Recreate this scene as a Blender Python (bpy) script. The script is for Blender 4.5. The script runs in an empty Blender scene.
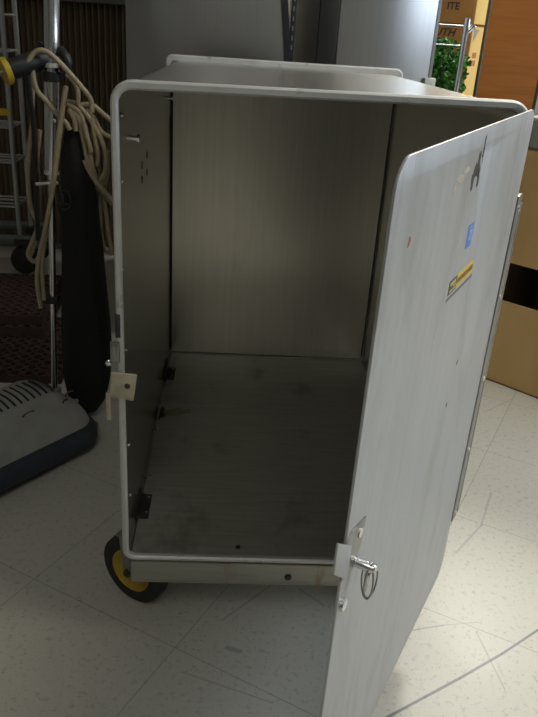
import bpy, bmesh, math, random
from mathutils import Vector, Matrix, geometry
random.seed(7)
scene = bpy.context.scene
COL = scene.collection
PI = math.pi
W, H0, H, D = 0.51, 0.1428, 0.8617, 0.7904     # cabinet width, bottom, top, depth (metres)

# ------------------------------------------------------------------ materials
def nodes(name):
    m = bpy.data.materials.new(name); m.use_nodes = True
    nt = m.node_tree; b = nt.nodes['Principled BSDF']
    return m, nt, b

def mat(name, col, rough=.5, metal=0, noise=0, nscale=20, stretch=(1, 1, 1), bump=0, col2=None, spec=.5, aniso=0):
    """plain or mottled surface: a noise texture mixes col and col2 and roughens the surface"""
    m, nt, b = nodes(name)
    b.inputs['Base Color'].default_value = (*col, 1)
    b.inputs['Roughness'].default_value = rough
    b.inputs['Metallic'].default_value = metal
    b.inputs['Specular IOR Level'].default_value = spec
    if col2 or noise or bump:
        tc = nt.nodes.new('ShaderNodeTexCoord'); mp = nt.nodes.new('ShaderNodeMapping')
        mp.inputs['Scale'].default_value = stretch
        nz = nt.nodes.new('ShaderNodeTexNoise'); nz.inputs['Scale'].default_value = nscale
        nz.inputs['Detail'].default_value = 6
        nt.links.new(tc.outputs['Object'], mp.inputs['Vector']); nt.links.new(mp.outputs[0], nz.inputs['Vector'])
        if col2:
            r = nt.nodes.new('ShaderNodeValToRGB')
            r.color_ramp.elements[0].position = .35; r.color_ramp.elements[1].position = .7
            r.color_ramp.elements[0].color = (*col, 1); r.color_ramp.elements[1].color = (*col2, 1)
            nt.links.new(nz.outputs['Fac'], r.inputs[0]); nt.links.new(r.outputs[0], b.inputs['Base Color'])
        if noise:
            mr = nt.nodes.new('ShaderNodeMapRange')
            mr.inputs['To Min'].default_value = max(.02, rough - noise); mr.inputs['To Max'].default_value = min(1, rough + noise)
            nt.links.new(nz.outputs['Fac'], mr.inputs['Value']); nt.links.new(mr.outputs[0], b.inputs['Roughness'])
        if bump:
            bp = nt.nodes.new('ShaderNodeBump'); bp.inputs['Strength'].default_value = bump; bp.inputs['Distance'].default_value = .002
            nt.links.new(nz.outputs['Fac'], bp.inputs['Height']); nt.links.new(bp.outputs[0], b.inputs['Normal'])
    return m

def floor_material():
    m, nt, b = nodes('vinyl_tile')
    N, L = nt.nodes.new, nt.links.new
    def val(x):
        return x
    def mth(op, a, c=None, d=None):
        n = N('ShaderNodeMath'); n.operation = op
        for i, x in enumerate((a, c, d)):
            if x is None: continue
            if isinstance(x, (int, float)): n.inputs[i].default_value = x
            else: L(x, n.inputs[i])
        return n.outputs[0]
    def mix(f, c1, c2):
        n = N('ShaderNodeMix'); n.data_type = 'RGBA'
        for sock, x in ((n.inputs[0], f), (n.inputs[6], c1), (n.inputs[7], c2)):
            if isinstance(x, tuple): sock.default_value = (*x, 1)
            elif isinstance(x, (int, float)): sock.default_value = x
            else: L(x, sock)
        return n.outputs[2]
    geo = N('ShaderNodeNewGeometry'); sep = N('ShaderNodeSeparateXYZ'); L(geo.outputs['Position'], sep.inputs[0])
    X, Y = sep.outputs[0], sep.outputs[1]
    a = math.radians(-30.0); T = .305; ox, oy = -.179, .111
    dx = mth('SUBTRACT', X, ox); dy = mth('SUBTRACT', Y, oy)
    u = mth('DIVIDE', mth('ADD', mth('MULTIPLY', dx, math.cos(a)), mth('MULTIPLY', dy, math.sin(a))), T)
    v = mth('DIVIDE', mth('ADD', mth('MULTIPLY', dx, -math.sin(a)), mth('MULTIPLY', dy, math.cos(a))), T)
    def seam(t):
        f = mth('FRACT', mth('ADD', t, .5))
        return mth('ABSOLUTE', mth('SUBTRACT', f, .5))
    d = mth('MINIMUM', seam(u), seam(v))
    line = mth('LESS_THAN', d, .0024)
    wn = N('ShaderNodeTexWhiteNoise'); wn.noise_dimensions = '2D'
    cb = N('ShaderNodeCombineXYZ'); L(mth('FLOOR', u), cb.inputs[0]); L(mth('FLOOR', v), cb.inputs[1]); L(cb.outputs[0], wn.inputs['Vector'])
    n1 = N('ShaderNodeTexNoise'); n1.inputs['Scale'].default_value = 95; n1.inputs['Detail'].default_value = 5; L(geo.outputs['Position'], n1.inputs['Vector'])
    n2 = N('ShaderNodeTexNoise'); n2.inputs['Scale'].default_value = 170; n2.inputs['Detail'].default_value = 2; L(geo.outputs['Position'], n2.inputs['Vector'])
    n3 = N('ShaderNodeTexNoise'); n3.inputs['Scale'].default_value = 4; n3.inputs['Detail'].default_value = 4; L(geo.outputs['Position'], n3.inputs['Vector'])
    base = mix(n3.outputs['Fac'], (.54, .515, .44), (.63, .605, .53))
    base = mix(mth('MULTIPLY', wn.outputs['Value'], .14), base, (.38, .37, .31))
    # grey and brown flecks of the vinyl
    f1 = N('ShaderNodeMapRange'); f1.inputs['From Min'].default_value = .56; f1.inputs['From Max'].default_value = .72
    L(n1.outputs['Fac'], f1.inputs['Value']); base = mix(mth('MULTIPLY', f1.outputs[0], .5), base, (.30, .285, .22))
    f2 = N('ShaderNodeMapRange'); f2.inputs['From Min'].default_value = .63; f2.inputs['From Max'].default_value = .74
    L(n2.outputs['Fac'], f2.inputs['Value']); base = mix(mth('MULTIPLY', f2.outputs[0], .6), base, (.20, .19, .15))
    base = mix(mth('MULTIPLY', line, .5), base, (.10, .095, .075))
    # dark rubber scuffs: (ax, ay, bx, by, half width, strength)
    scuffs = [(.36, -.197, .478, -.131, .0030, .85), (.478, -.131, .544, -.094, .0030, .85), (.544, -.094, .630, -.043, .0029, .85), (.630, -.043, .712, .011, .0027, .85), (.712, .011, .86, .115, .0025, .85),
              (.45, -.003, .545, .018, .0022, .45), (.545, .018, .610, .027, .0014, .35), (.600, .005, .610, -.116, .0016, .4),
              (.862, .80, .97, .885, .0024, .25), (.70, .30, .76, .42, .003, .3), (.62, .21, .70, .30, .003, .3), (.56, .20, .60, .215, .004, .3),
              (.16, .02, .30, .16, .0022, .35), (.10, -.09, .24, -.145, .0016, .35), (.17, -.04, .19, -.047, .006, .45), (.30, .10, .34, .06, .0022, .4)]
    for ax, ay, bx, by, w, s in scuffs:
        ex, ey = bx - ax, by - ay; ll = ex * ex + ey * ey
        px = mth('SUBTRACT', X, ax); py = mth('SUBTRACT', Y, ay)
        t = mth('DIVIDE', mth('ADD', mth('MULTIPLY', px, ex), mth('MULTIPLY', py, ey)), ll)
        tn = N('ShaderNodeClamp'); L(t, tn.inputs[0]); t = tn.outputs[0]
        qx = mth('SUBTRACT', px, mth('MULTIPLY', t, ex)); qy = mth('SUBTRACT', py, mth('MULTIPLY', t, ey))
        dist = mth('SQRT', mth('ADD', mth('MULTIPLY', qx, qx), mth('MULTIPLY', qy, qy)))
        k = N('ShaderNodeMapRange'); k.inputs['From Min'].default_value = w * .55; k.inputs['From Max'].default_value = w
        k.inputs['To Min'].default_value = s; k.inputs['To Max'].default_value = 0
        L(dist, k.inputs['Value']); base = mix(k.outputs[0], base, (.13, .135, .16))
    L(base, b.inputs['Base Color'])
    r = N('ShaderNodeMapRange'); r.inputs['To Min'].default_value = .28; r.inputs['To Max'].default_value = .5
    L(n3.outputs['Fac'], r.inputs['Value']); L(r.outputs[0], b.inputs['Roughness'])
    bp = N('ShaderNodeBump'); bp.inputs['Strength'].default_value = .12; bp.inputs['Distance'].default_value = .002
    L(n1.outputs['Fac'], bp.inputs['Height']); L(bp.outputs[0], b.inputs['Normal'])
    return m

def metal_material(name, c1, c2, rough, spread, metal=1.0, streak=(40, 40, 1.5), dirt=None, dirt_scale=5, dirt_lo=.58, dirt_hi=.75, dirt_stretch=(1, 1, .35), bump=.05):
    """brushed sheet metal: fine streaks along one direction, plus blotches of grime"""
    m, nt, b = nodes(name)
    N, L = nt.nodes.new, nt.links.new
    tc = N('ShaderNodeTexCoord')
    mp = N('ShaderNodeMapping'); mp.inputs['Scale'].default_value = streak; L(tc.outputs['Object'], mp.inputs['Vector'])
    nz = N('ShaderNodeTexNoise'); nz.inputs['Scale'].default_value = 4; nz.inputs['Detail'].default_value = 8; L(mp.outputs[0], nz.inputs['Vector'])
    r = N('ShaderNodeValToRGB'); r.color_ramp.elements[0].position = .3; r.color_ramp.elements[1].position = .7
    r.color_ramp.elements[0].color = (*c1, 1); r.color_ramp.elements[1].color = (*c2, 1); L(nz.outputs['Fac'], r.inputs[0])
    col = r.outputs[0]
    mr = N('ShaderNodeMapRange'); mr.inputs['To Min'].default_value = rough - spread; mr.inputs['To Max'].default_value = rough + spread
    L(nz.outputs['Fac'], mr.inputs['Value']); rg = mr.outputs[0]
    b.inputs['Metallic'].default_value = metal
    if dirt:
        mp2 = N('ShaderNodeMapping'); mp2.inputs['Scale'].default_value = dirt_stretch; L(tc.outputs['Object'], mp2.inputs['Vector'])
        n2 = N('ShaderNodeTexNoise'); n2.inputs['Scale'].default_value = dirt_scale; n2.inputs['Detail'].default_value = 7; n2.inputs['Roughness'].default_value = .65
        L(mp2.outputs[0], n2.inputs['Vector'])
        f = N('ShaderNodeMapRange'); f.inputs['From Min'].default_value = dirt_lo; f.inputs['From Max'].default_value = dirt_hi
        L(n2.outputs['Fac'], f.inputs['Value'])
        mx = N('ShaderNodeMix'); mx.data_type = 'RGBA'; L(f.outputs[0], mx.inputs[0]); L(col, mx.inputs[6]); mx.inputs[7].default_value = (*dirt, 1)
        col = mx.outputs[2]
    L(col, b.inputs['Base Color']); L(rg, b.inputs['Roughness'])
    if bump:
        bp = N('ShaderNodeBump'); bp.inputs['Strength'].default_value = bump; bp.inputs['Distance'].default_value = .001
        L(nz.outputs['Fac'], bp.inputs['Height']); L(bp.outputs[0], b.inputs['Normal'])
    return m

def wood_material(name, c1, c2, rough=.35):
    m, nt, b = nodes(name); N, L = nt.nodes.new, nt.links.new
    tc = N('ShaderNodeTexCoord'); mp = N('ShaderNodeMapping'); mp.inputs['Scale'].default_value = (2.5, 10, 40); L(tc.outputs['Object'], mp.inputs['Vector'])
    nz = N('ShaderNodeTexNoise'); nz.inputs['Scale'].default_value = 2.5; nz.inputs['Detail'].default_value = 8; nz.inputs['Distortion'].default_value = .6; L(mp.outputs[0], nz.inputs['Vector'])
    r = N('ShaderNodeValToRGB'); r.color_ramp.elements[0].position = .3; r.color_ramp.elements[1].position = .72
    r.color_ramp.elements[0].color = (*c1, 1); r.color_ramp.elements[1].color = (*c2, 1)
    L(nz.outputs['Fac'], r.inputs[0]); L(r.outputs[0], b.inputs['Base Color']); b.inputs['Roughness'].default_value = rough
    return m

M = dict(
    floor=floor_material(),
    wall=mat('painted_wall', (.17, .165, .145), .8, col2=(.20, .195, .17), nscale=6),
    ceiling=mat('ceiling_tile', (.40, .39, .36), .9, col2=(.44, .43, .40), nscale=60),
    base=mat('rubber_base', (.05, .045, .04), .6, col2=(.07, .06, .055), nscale=30),
    rim=metal_material('worn_aluminium_rim', (.56, .56, .53), (.65, .65, .62), .5, .08, metal=.4, streak=(6, 6, 6), dirt=(.34, .33, .28), dirt_scale=26, dirt_lo=.60, dirt_hi=.72, dirt_stretch=(1, 1, 1)),
    shell=metal_material('aluminium_shell', (.55, .545, .50), (.62, .615, .57), .24, .04, metal=.95, streak=(30, 30, 1.2), dirt=(.36, .34, .27), dirt_scale=7, dirt_lo=.62, dirt_hi=.85),
    back=metal_material('brushed_back_sheet', (.60, .57, .49), (.66, .63, .55), .30, .05, metal=.95, streak=(34, 34, .8), dirt=(.33, .31, .24), dirt_scale=5, dirt_lo=.60, dirt_hi=.85, bump=.03),
    bottom=metal_material('worn_bottom_sheet', (.42, .41, .36), (.52, .51, .45), .42, .08, metal=.7, streak=(2.5, 30, 30), dirt=(.22, .20, .15), dirt_scale=9, dirt_lo=.55, dirt_hi=.8, dirt_stretch=(1, .6, 1)),
    door=metal_material('aluminium_door_sheet', (.425, .43, .425), (.475, .48, .475), .44, .06, metal=.5, streak=(22, 22, 1.0), dirt=(.31, .31, .29), dirt_scale=9, dirt_lo=.50, dirt_hi=.80, dirt_stretch=(1.6, 1.6, .5)),
    bar=metal_material('dull_steel_bar', (.36, .35, .29), (.46, .45, .38), .5, .08, metal=.6, streak=(2, 20, 20), dirt=(.27, .17, .06), dirt_scale=14, dirt_lo=.60, dirt_hi=.72),
    bright=mat('bright_steel', (.75, .75, .76), .25, 1, noise=.08, nscale=40),
    hinge=metal_material('hinge_steel', (.24, .24, .22), (.34, .34, .31), .38, .08, metal=.85, streak=(20, 20, 8)),
    darkmetal=mat('dark_iron', (.045, .043, .04), .5, .6, col2=(.08, .075, .065), nscale=40),
    black=mat('black_plastic', (.012, .012, .013), .45, col2=(.02, .02, .02), nscale=30),
    rubber=mat('black_rubber', (.014, .014, .014), .7, col2=(.028, .027, .026), nscale=60, bump=.2),
    yellow=mat('yellow_hub_paint', (.46, .32, .02), .5, col2=(.34, .23, .015), nscale=35),
    cream=mat('cream_painted_plate', (.52, .47, .34), .55, col2=(.38, .34, .24), nscale=60),
    dirt_and_shade=mat('dark_grease_and_shade', (.03, .028, .02), .6, col2=(.06, .05, .035), nscale=70),  # real grease, and also the painted shade of the door tear and slot holes
    rust=mat('tan_residue', (.40, .34, .25), .7, col2=(.48, .43, .36), nscale=80),
    red=mat('red_mark', (.35, .05, .03), .6, col2=(.45, .08, .04), nscale=30),
    blue=mat('blue_sticker', (.075, .19, .55), .4, col2=(.10, .24, .62), nscale=200),
    bluelight=mat('sticker_print', (.36, .48, .78), .4, col2=(.30, .42, .72), nscale=100),
    labelyellow=mat('yellow_label', (.70, .50, .02), .45, col2=(.60, .42, .015), nscale=150),
    labeldark=mat('label_print', (.06, .05, .03), .5, col2=(.09, .07, .04), nscale=150),
    labelbrown=mat('label_brown_print', (.28, .13, .06), .5, col2=(.20, .10, .04), nscale=150),
    labelgrey=mat('label_grey_strip', (.12, .12, .13), .5, col2=(.16, .16, .17), nscale=150),
    labelpale=mat('label_pale', (.50, .42, .16), .5, col2=(.56, .48, .22), nscale=150),
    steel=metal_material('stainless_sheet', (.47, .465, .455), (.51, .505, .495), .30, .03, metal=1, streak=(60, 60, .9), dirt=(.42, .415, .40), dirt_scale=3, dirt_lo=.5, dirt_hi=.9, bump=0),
    steelshade=metal_material('stainless_side_shaded', (.36, .365, .35), (.40, .405, .39), .5, .03, metal=.6, streak=(60, 60, .9), bump=0),  # darker copy of the stainless sheet: shade of the side put into the colour
    gasket=mat('black_gasket', (.010, .012, .013), .5, col2=(.02, .022, .024), nscale=20),
    slotwhite=mat('slot_paint', (.17, .18, .185), .6, col2=(.13, .14, .145), nscale=200),
    pleat=mat('brown_pleated_vinyl', (.30, .235, .165), .5, col2=(.40, .32, .23), nscale=14, stretch=(1, 1, .1), bump=.1),
    rail=mat('green_grey_rail', (.13, .15, .13), .5, col2=(.17, .19, .165), nscale=20),
    mat_rubber=mat('red_brown_rubber', (.040, .020, .017), .8, col2=(.065, .030, .025), nscale=50, bump=.2),
    hood=mat('grey_hood_plastic', (.36, .36, .335), .45, col2=(.28, .28, .255), nscale=18),
    navy=mat('navy_bumper', (.022, .027, .040), .5, col2=(.035, .042, .058), nscale=25),
    chrome=mat('chrome_tube', (.72, .72, .74), .16, 1, noise=.05, nscale=30),
    bag=mat('black_cloth', (.008, .008, .008), .9, col2=(.014, .0135, .0135), nscale=200, bump=.3),
    bagprint=mat('faded_bag_print', (.045, .042, .038), .8, col2=(.03, .03, .028), nscale=200),
    cord=mat('tan_cord', (.38, .31, .20), .55, col2=(.30, .245, .155), nscale=60),
    white=mat('white_plastic', (.55, .55, .50), .5, col2=(.48, .48, .44), nscale=40),
    wire=mat('coated_wire', (.50, .52, .53), .35, .6, noise=.1, nscale=40),
    cardboard=mat('kraft_cardboard', (.47, .29, .11), .85, col2=(.53, .345, .145), nscale=9, stretch=(1, 1, .4)),
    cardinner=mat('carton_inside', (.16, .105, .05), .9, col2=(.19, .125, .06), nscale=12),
    cardshaded=mat('shaded_printed_board', (.34, .17, .04), .75, col2=(.40, .21, .055), nscale=10),  # carton front: the shade on it is put into the brown
    cardlit=mat('lit_yellow_board', (.90, .62, .19), .75, col2=(.93, .68, .26), nscale=10),  # carton side: the light falling on it is put into the bright yellow
    ink=mat('black_ink', (.03, .028, .025), .7, col2=(.05, .045, .04), nscale=100),
    inkgrey=mat('grey_ink', (.34, .33, .36), .7, col2=(.40, .39, .42), nscale=100),
    inkred=mat('red_ink', (.62, .10, .06), .7, col2=(.68, .15, .09), nscale=100),
    wood=wood_material('orange_brown_wood', (.27, .088, .010), (.34, .118, .016)),
    bin=mat('grey_green_plastic', (.27, .29, .24), .4, col2=(.34, .36, .30), nscale=14),
    leaf=mat('green_leaf', (.012, .085, .010), .5, col2=(.09, .34, .04), nscale=45),
    stem=mat('dark_stem', (.03, .05, .02), .7, col2=(.05, .07, .03), nscale=40),
)
def lamp_material():
    m, nt, b = nodes('fluorescent_diffuser')
    b.inputs['Base Color'].default_value = (.9, .9, .88, 1)
    b.inputs['Emission Color'].default_value = (.93, .97, 1, 1); b.inputs['Emission Strength'].default_value = 3
    return m
M['lamp'] = lamp_material()

# ------------------------------------------------------------------ mesh helpers
def quadmesh(bm, rings, closed=True, cap=True):
    """bridge successive rings of points"""
    vr = [[bm.verts.new(p) for p in r] for r in rings]
    n = len(vr[0])
    for a, b in zip(vr, vr[1:]):
        for i in range(n if closed else n - 1):
            j = (i + 1) % n
            bm.faces.new((a[i], a[j], b[j], b[i]))
    if cap and closed:
        bm.faces.new(list(reversed(vr[0]))); bm.faces.new(vr[-1])
    return vr

def box(bm, lo, hi, X=None, o=(0, 0, 0)):
    """box between lo and hi in a frame with axes X (list of three vectors) and origin o"""
    X = X or (Vector((1, 0, 0)), Vector((0, 1, 0)), Vector((0, 0, 1))); o = Vector(o)
    P = lambda x, y, z: o + X[0] * x + X[1] * y + X[2] * z
    v = [bm.verts.new(P(x, y, z)) for z in (lo[2], hi[2]) for x, y in ((lo[0], lo[1]), (hi[0], lo[1]), (hi[0], hi[1]), (lo[0], hi[1]))]
    for f in ((3, 2, 1, 0), (4, 5, 6, 7), (0, 1, 5, 4), (1, 2, 6, 5), (2, 3, 7, 6), (3, 0, 4, 7)):
        bm.faces.new([v[i] for i in f])

def smooth_path(pts, sub=5):
    pts = [Vector(p) for p in pts]
    if len(pts) < 3: return pts
    out = []
    for i in range(len(pts) - 1):
        p0 = pts[max(i - 1, 0)]; p1 = pts[i]; p2 = pts[i + 1]; p3 = pts[min(i + 2, len(pts) - 1)]
        for k in range(sub):
            t = k / sub
            out.append(.5 * ((2 * p1) + (p2 - p0) * t + (2 * p0 - 5 * p1 + 4 * p2 - p3) * t * t + (3 * p1 - p0 - 3 * p2 + p3) * t ** 3))
    out.append(pts[-1]); return out

def tube(bm, pts, r, n=10, sub=5, closed=False):
    p = smooth_path(pts, sub); rs = r if callable(r) else (lambda t: r)
    up = None; rings = []
    for i, q in enumerate(p):
        d = (p[min(i + 1, len(p) - 1)] - p[max(i - 1, 0)])
        d = d.normalized() if d.length > 1e-9 else Vector((0, 0, 1))
        if up is None:
            up = d.orthogonal().normalized()
        up = (up - d * up.dot(d))
        up = up.normalized() if up.length > 1e-6 else d.orthogonal().normalized()
        s = d.cross(up); rr = rs(i / max(1, len(p) - 1))
        rings.append([q + (up * math.cos(2 * PI * k / n) + s * math.sin(2 * PI * k / n)) * rr for k in range(n)])
    quadmesh(bm, rings)

def lathe(bm, prof, o, axis, n=40, cap=True):
    """prof: list of (distance along axis, radius)"""
    o = Vector(o); a = Vector(axis).normalized(); u = a.orthogonal().normalized(); v = a.cross(u)
    quadmesh(bm, [[o + a * t + (u * math.cos(2 * PI * k / n) + v * math.sin(2 * PI * k / n)) * max(r, 1e-4) for k in range(n)] for t, r in prof], cap=cap)

def rrect(x0, x1, z0, z1, r, n=6):
    """rounded rectangle outline, counter-clockwise; r = radius or 4 radii (bl, br, tr, tl)"""
    r = (r,) * 4 if isinstance(r, (int, float)) else r
    out = []
    for (cx, cz, a0), rr in zip(((x0, z0, PI), (x1, z0, 1.5 * PI), (x1, z1, 0), (x0, z1, .5 * PI)), r):
        ox = cx + rr * (1 if cx == x0 else -1); oz = cz + rr * (1 if cz == z0 else -1)
        for k in range(n + 1):
            a = a0 + .5 * PI * k / n
            out.append((ox + rr * math.cos(a), oz + rr * math.sin(a)))
    return out

def finish(bm, bevel=0, seg=2):
    bmesh.ops.recalc_face_normals(bm, faces=bm.faces)
    if bevel:
        es = [e for e in bm.edges if len(e.link_faces) == 2 and e.calc_face_angle(0) > .6]
        bmesh.ops.bevel(bm, geom=es, offset=bevel, segments=seg, affect='EDGES', profile=.5, clamp_overlap=True)

def origin(p):
    v = Vector((0, 0, 0))
    while p is not None:
        v += p.location; p = p.parent
    return v

def obj(name, bm, material, parent=None, loc=None, bevel=0, smooth=40, label=None):
    """link the bmesh (world coordinates) as one mesh object, under parent or standing at loc"""
    finish(bm, bevel)
    o0 = origin(parent) if parent else Vector(loc or (0, 0, 0))
    for v in bm.verts: v.co -= o0
    me = bpy.data.meshes.new(name); bm.to_mesh(me); bm.free()
    me.materials.append(material)
    if smooth:
        for f in me.polygons: f.use_smooth = True
        me.set_sharp_from_angle(angle=math.radians(smooth))
    o = bpy.data.objects.new(name, me); COL.objects.link(o)
    if parent: o.parent = parent
    else: o.location = o0
    if label: o['label'] = label
    return o

def thing(name, label, cat, loc, group=None):
    o = bpy.data.objects.new(name, None); COL.objects.link(o); o.location = loc
    o.empty_display_size = .05
    return tag(o, label, cat, group)

def tag(o, label, cat, group=None):
    o['label'] = label; o['category'] = cat
    if group: o['group'] = group
    return o

def struct(name, bm, material, **k):
    o = obj(name, bm, material, **k); o['kind'] = 'structure'; return o

def B(*a, **k):
    bm = bmesh.new(); box(bm, *a, **k); return bm

def T(pts, r, **k):
    bm = bmesh.new(); tube(bm, pts, r, **k); return bm

def text_bm(s, size, place, shear=0, extrude=.0002):
    """letters as a mesh; place maps (x, y, z) of the flat text to the world"""
    c = bpy.data.curves.new('letters', 'FONT'); c.body = s; c.size = size; c.shear = shear; c.offset = .0008; c.extrude = extrude; c.resolution_u = 3
    o = bpy.data.objects.new('letters', c); COL.objects.link(o)
    dg = bpy.context.evaluated_depsgraph_get(); me = bpy.data.meshes.new_from_object(o.evaluated_get(dg))
    bm = bmesh.new(); bm.from_mesh(me)
    bpy.data.objects.remove(o); bpy.data.curves.remove(c); bpy.data.meshes.remove(me)
    for v in bm.verts: v.co = place(*v.co)
    return bm

def copy_tree(o, shift, parent=None):
    c = o.copy(); COL.objects.link(c)
    c.parent = parent
    if shift is not None: c.location = o.location + Vector(shift)
    for ch in o.children: copy_tree(ch, None, c)
    return c

# ------------------------------------------------------------------ the room
RX0, RX1, RY0, RY1, RZ = -2.6, 3.4, -3.0, 4.4, 2.75
struct('floor', B((RX0, RY0, -.05), (RX1, RY1, 0)), M['floor'], smooth=0)
struct('ceiling', B((RX0, RY0, RZ), (RX1, RY1, RZ + .05)), M['ceiling'], smooth=0)
struct('wall_back', B((RX0, RY1, 0), (RX1, RY1 + .05, RZ)), M['wall'], smooth=0)
struct('wall_front', B((RX0, RY0 - .05, 0), (RX1, RY0, RZ)), M['wall'], smooth=0)
struct('wall_left', B((RX0 - .05, RY0, 0), (RX0, RY1, RZ)), M['wall'], smooth=0)
# the right wall has a window opening
WY0, WY1, WZ0, WZ1 = -1.6, 1.2, 1.05, 2.3
bm = bmesh.new()
box(bm, (RX1, RY0, 0), (RX1 + .12, RY1, WZ0)); box(bm, (RX1, RY0, WZ1), (RX1 + .12, RY1, RZ))
box(bm, (RX1, RY0, WZ0), (RX1 + .12, WY0, WZ1)); box(bm, (RX1, WY1, WZ0), (RX1 + .12, RY1, WZ1))
struct('wall_right', bm, M['wall'], smooth=0)
bm = bmesh.new()
for y in (WY0, (WY0 + WY1) / 2 - .02, WY1 - .04): box(bm, (RX1 + .02, y, WZ0), (RX1 + .07, y + .04, WZ1))
for z in (WZ0, WZ1 - .04): box(bm, (RX1 + .03, WY0, z), (RX1 + .06, WY1, z + .04))
struct('window_1', bm, M['white'], smooth=0)
struct('baseboard_back', B((RX0, RY1 - .012, 0), (RX1, RY1, .1)), M['base'], smooth=0)
struct('baseboard_left', B((RX0, RY0, 0), (RX0 + .012, RY1, .1)), M['base'], smooth=0)

# fluorescent troffers in the ceiling, each with its own lamp
def troffer(x, y, power, lx=.6, ly=1.2):
    t = thing('ceiling_light', 'fluorescent ceiling light panel above the cabinet area, out of view', 'light', (x, y, RZ - .03), 'ceiling lights')
    bm = bmesh.new()
    for a, b in (((-lx / 2 - .03, -ly / 2 - .03), (lx / 2 + .03, -ly / 2)), ((-lx / 2 - .03, ly / 2), (lx / 2 + .03, ly / 2 + .03)),
                 ((-lx / 2 - .03, -ly / 2), (-lx / 2, ly / 2)), ((lx / 2, -ly / 2), (lx / 2 + .03, ly / 2))):
        box(bm, (x + a[0], y + a[1], RZ - .03), (x + b[0], y + b[1], RZ))
    obj('frame', bm, M['white'], t, smooth=0)
    obj('diffuser', B((x - lx / 2, y - ly / 2, RZ - .018), (x + lx / 2, y + ly / 2, RZ - .012)), M['lamp'], t, smooth=0)
    L = bpy.data.lights.new('fluorescent_lamp', 'AREA'); L.shape = 'RECTANGLE'; L.size = lx; L.size_y = ly; L.energy = power; L.color = (1, .95, .84)
    lo = bpy.data.objects.new('fluorescent_lamp', L); COL.objects.link(lo); lo.parent = t; lo.location = (0, 0, .005)
troffer(1.75, 2.9, 105)
troffer(1.7, -.2, 28)
troffer(-.1, -2.0, 5)

# daylight through the window on the right
L = bpy.data.lights.new('window_daylight', 'AREA'); L.shape = 'RECTANGLE'; L.size = WY1 - WY0; L.size_y = WZ1 - WZ0; L.energy = 52; L.color = (.72, .84, 1)
lo = bpy.data.objects.new('window_daylight', L); COL.objects.link(lo)
lo.location = (RX1 + .10, (WY0 + WY1) / 2, (WZ0 + WZ1) / 2); lo.rotation_euler = (0, PI / 2, 0)
lo.rotation_euler = Vector((-1, 0, 0)).to_track_quat('-Z', 'Y').to_euler()
w = bpy.data.worlds.new('sky'); scene.world = w; w.use_nodes = True
w.node_tree.nodes['Background'].inputs[0].default_value = (.6, .75, 1, 1)
w.node_tree.nodes['Background'].inputs[1].default_value = .6

# ------------------------------------------------------------------ the cabinet
cab = thing('metal_cabinet', 'large open grey aluminium cabinet on yellow-hubbed casters with its dented door swung open', 'cabinet', (W / 2, D / 2, 0))
RT, RBt = .024, .020
def ring_pts(x0, x1, z0, z1, r, y): return [Vector((x, y, z)) for x, z in rrect(x0, x1, z0, z1, r)]
# shell: bent sheet (left side, top, right side), open at front and back
bm = bmesh.new()
o_ = (.003, W - .003, H0 + .001, H - .004); i_ = (.005, W - .005, H0 + .004, H - .006)
ro, ri = (.014, .014, .024, .024), (.012, .012, .022, .022)
oz, iz = o_[:3] + (.8455,), i_[:3] + (.8435,)
a = quadmesh(bm, [ring_pts(*o_, ro, .004), ring_pts(*oz, ro, D)], cap=False)
b_ = quadmesh(bm, [ring_pts(*i_, ri, .004), ring_pts(*iz, ri, D)], cap=False)
n = len(a[0])
for e in (0, 1):
    for i in range(n):
        j = (i + 1) % n; bm.faces.new((a[e][i], a[e][j], b_[e][j], b_[e][i]))
obj('shell', bm, M['shell'], cab)
# bottom sheet lying inside
obj('bottom_panel', B((.0065, .006, H0 + .0042), (W - .0065, D - .004, H0 + .0062)), M['bottom'], cab, smooth=0)
# back sheet with a dark joint around it, and the outer back cover
obj('back_panel', B((.0098, D - .004, H0 + .0105), (W - .0098, D - .002, .8430)), M['back'], cab, smooth=0)
bm = bmesh.new(); pts = rrect(*oz, ro)
quadmesh(bm, [[Vector((x, y, z)) for x, z in pts] for y in (D + .004, D + .006)])
obj('back_cover', bm, M['darkmetal'], cab, smooth=0)
# front rim and rear rim: rounded flanges
def rim(y0, y1, x0, x1, z0, z1, r, tx, tz0, tz1, rin):
    bm = bmesh.new(); e = .0025
    op = lambda k, y: [Vector((x, y, z)) for x, z in rrect(x0 + k, x1 - k, z0 + k, z1 - k, tuple(q - k for q in r))]
    ip = lambda k, y: [Vector((x, y, z)) for x, z in rrect(x0 + tx - k, x1 - tx + k, z0 + tz0 - k, z1 - tz1 + k, rin)]
    rings = [op(0, y1), op(0, y0 + e), op(e, y0), ip(e, y0), ip(0, y0 + e), ip(0, y1), op(0, y1)]
    vr = [[bm.verts.new(q) for q in rr] for rr in rings[:-1]]
    vr.append(vr[0]); n = len(vr[0])
    for A, C_ in zip(vr, vr[1:]):
        for i in range(n): bm.faces.new((A[i], A[(i + 1) % n], C_[(i + 1) % n], C_[i]))
    return bm
bm = rim(0, .009, -.0025, W + .001, H0 - .0005, H + .0037, (.019, .019, .026, .026), .0095, .0085, .0112, (.011, .011, .016, .016))
for v in bm.verts:                                              # the top rail droops a little to the left
    if v.co.z > H - .05: v.co.z -= .0045 * (1 - v.co.x / W) ** 2
obj('front_rim', bm, M['rim'], cab)
obj('rear_rim', rim(D - .010, D + .008, -.007, W + .004, H0, .8575, (.018, .018, .014, .014), .0105, .008, .0140, (.012, .012, .008, .008)), M['rim'], cab)
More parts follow.
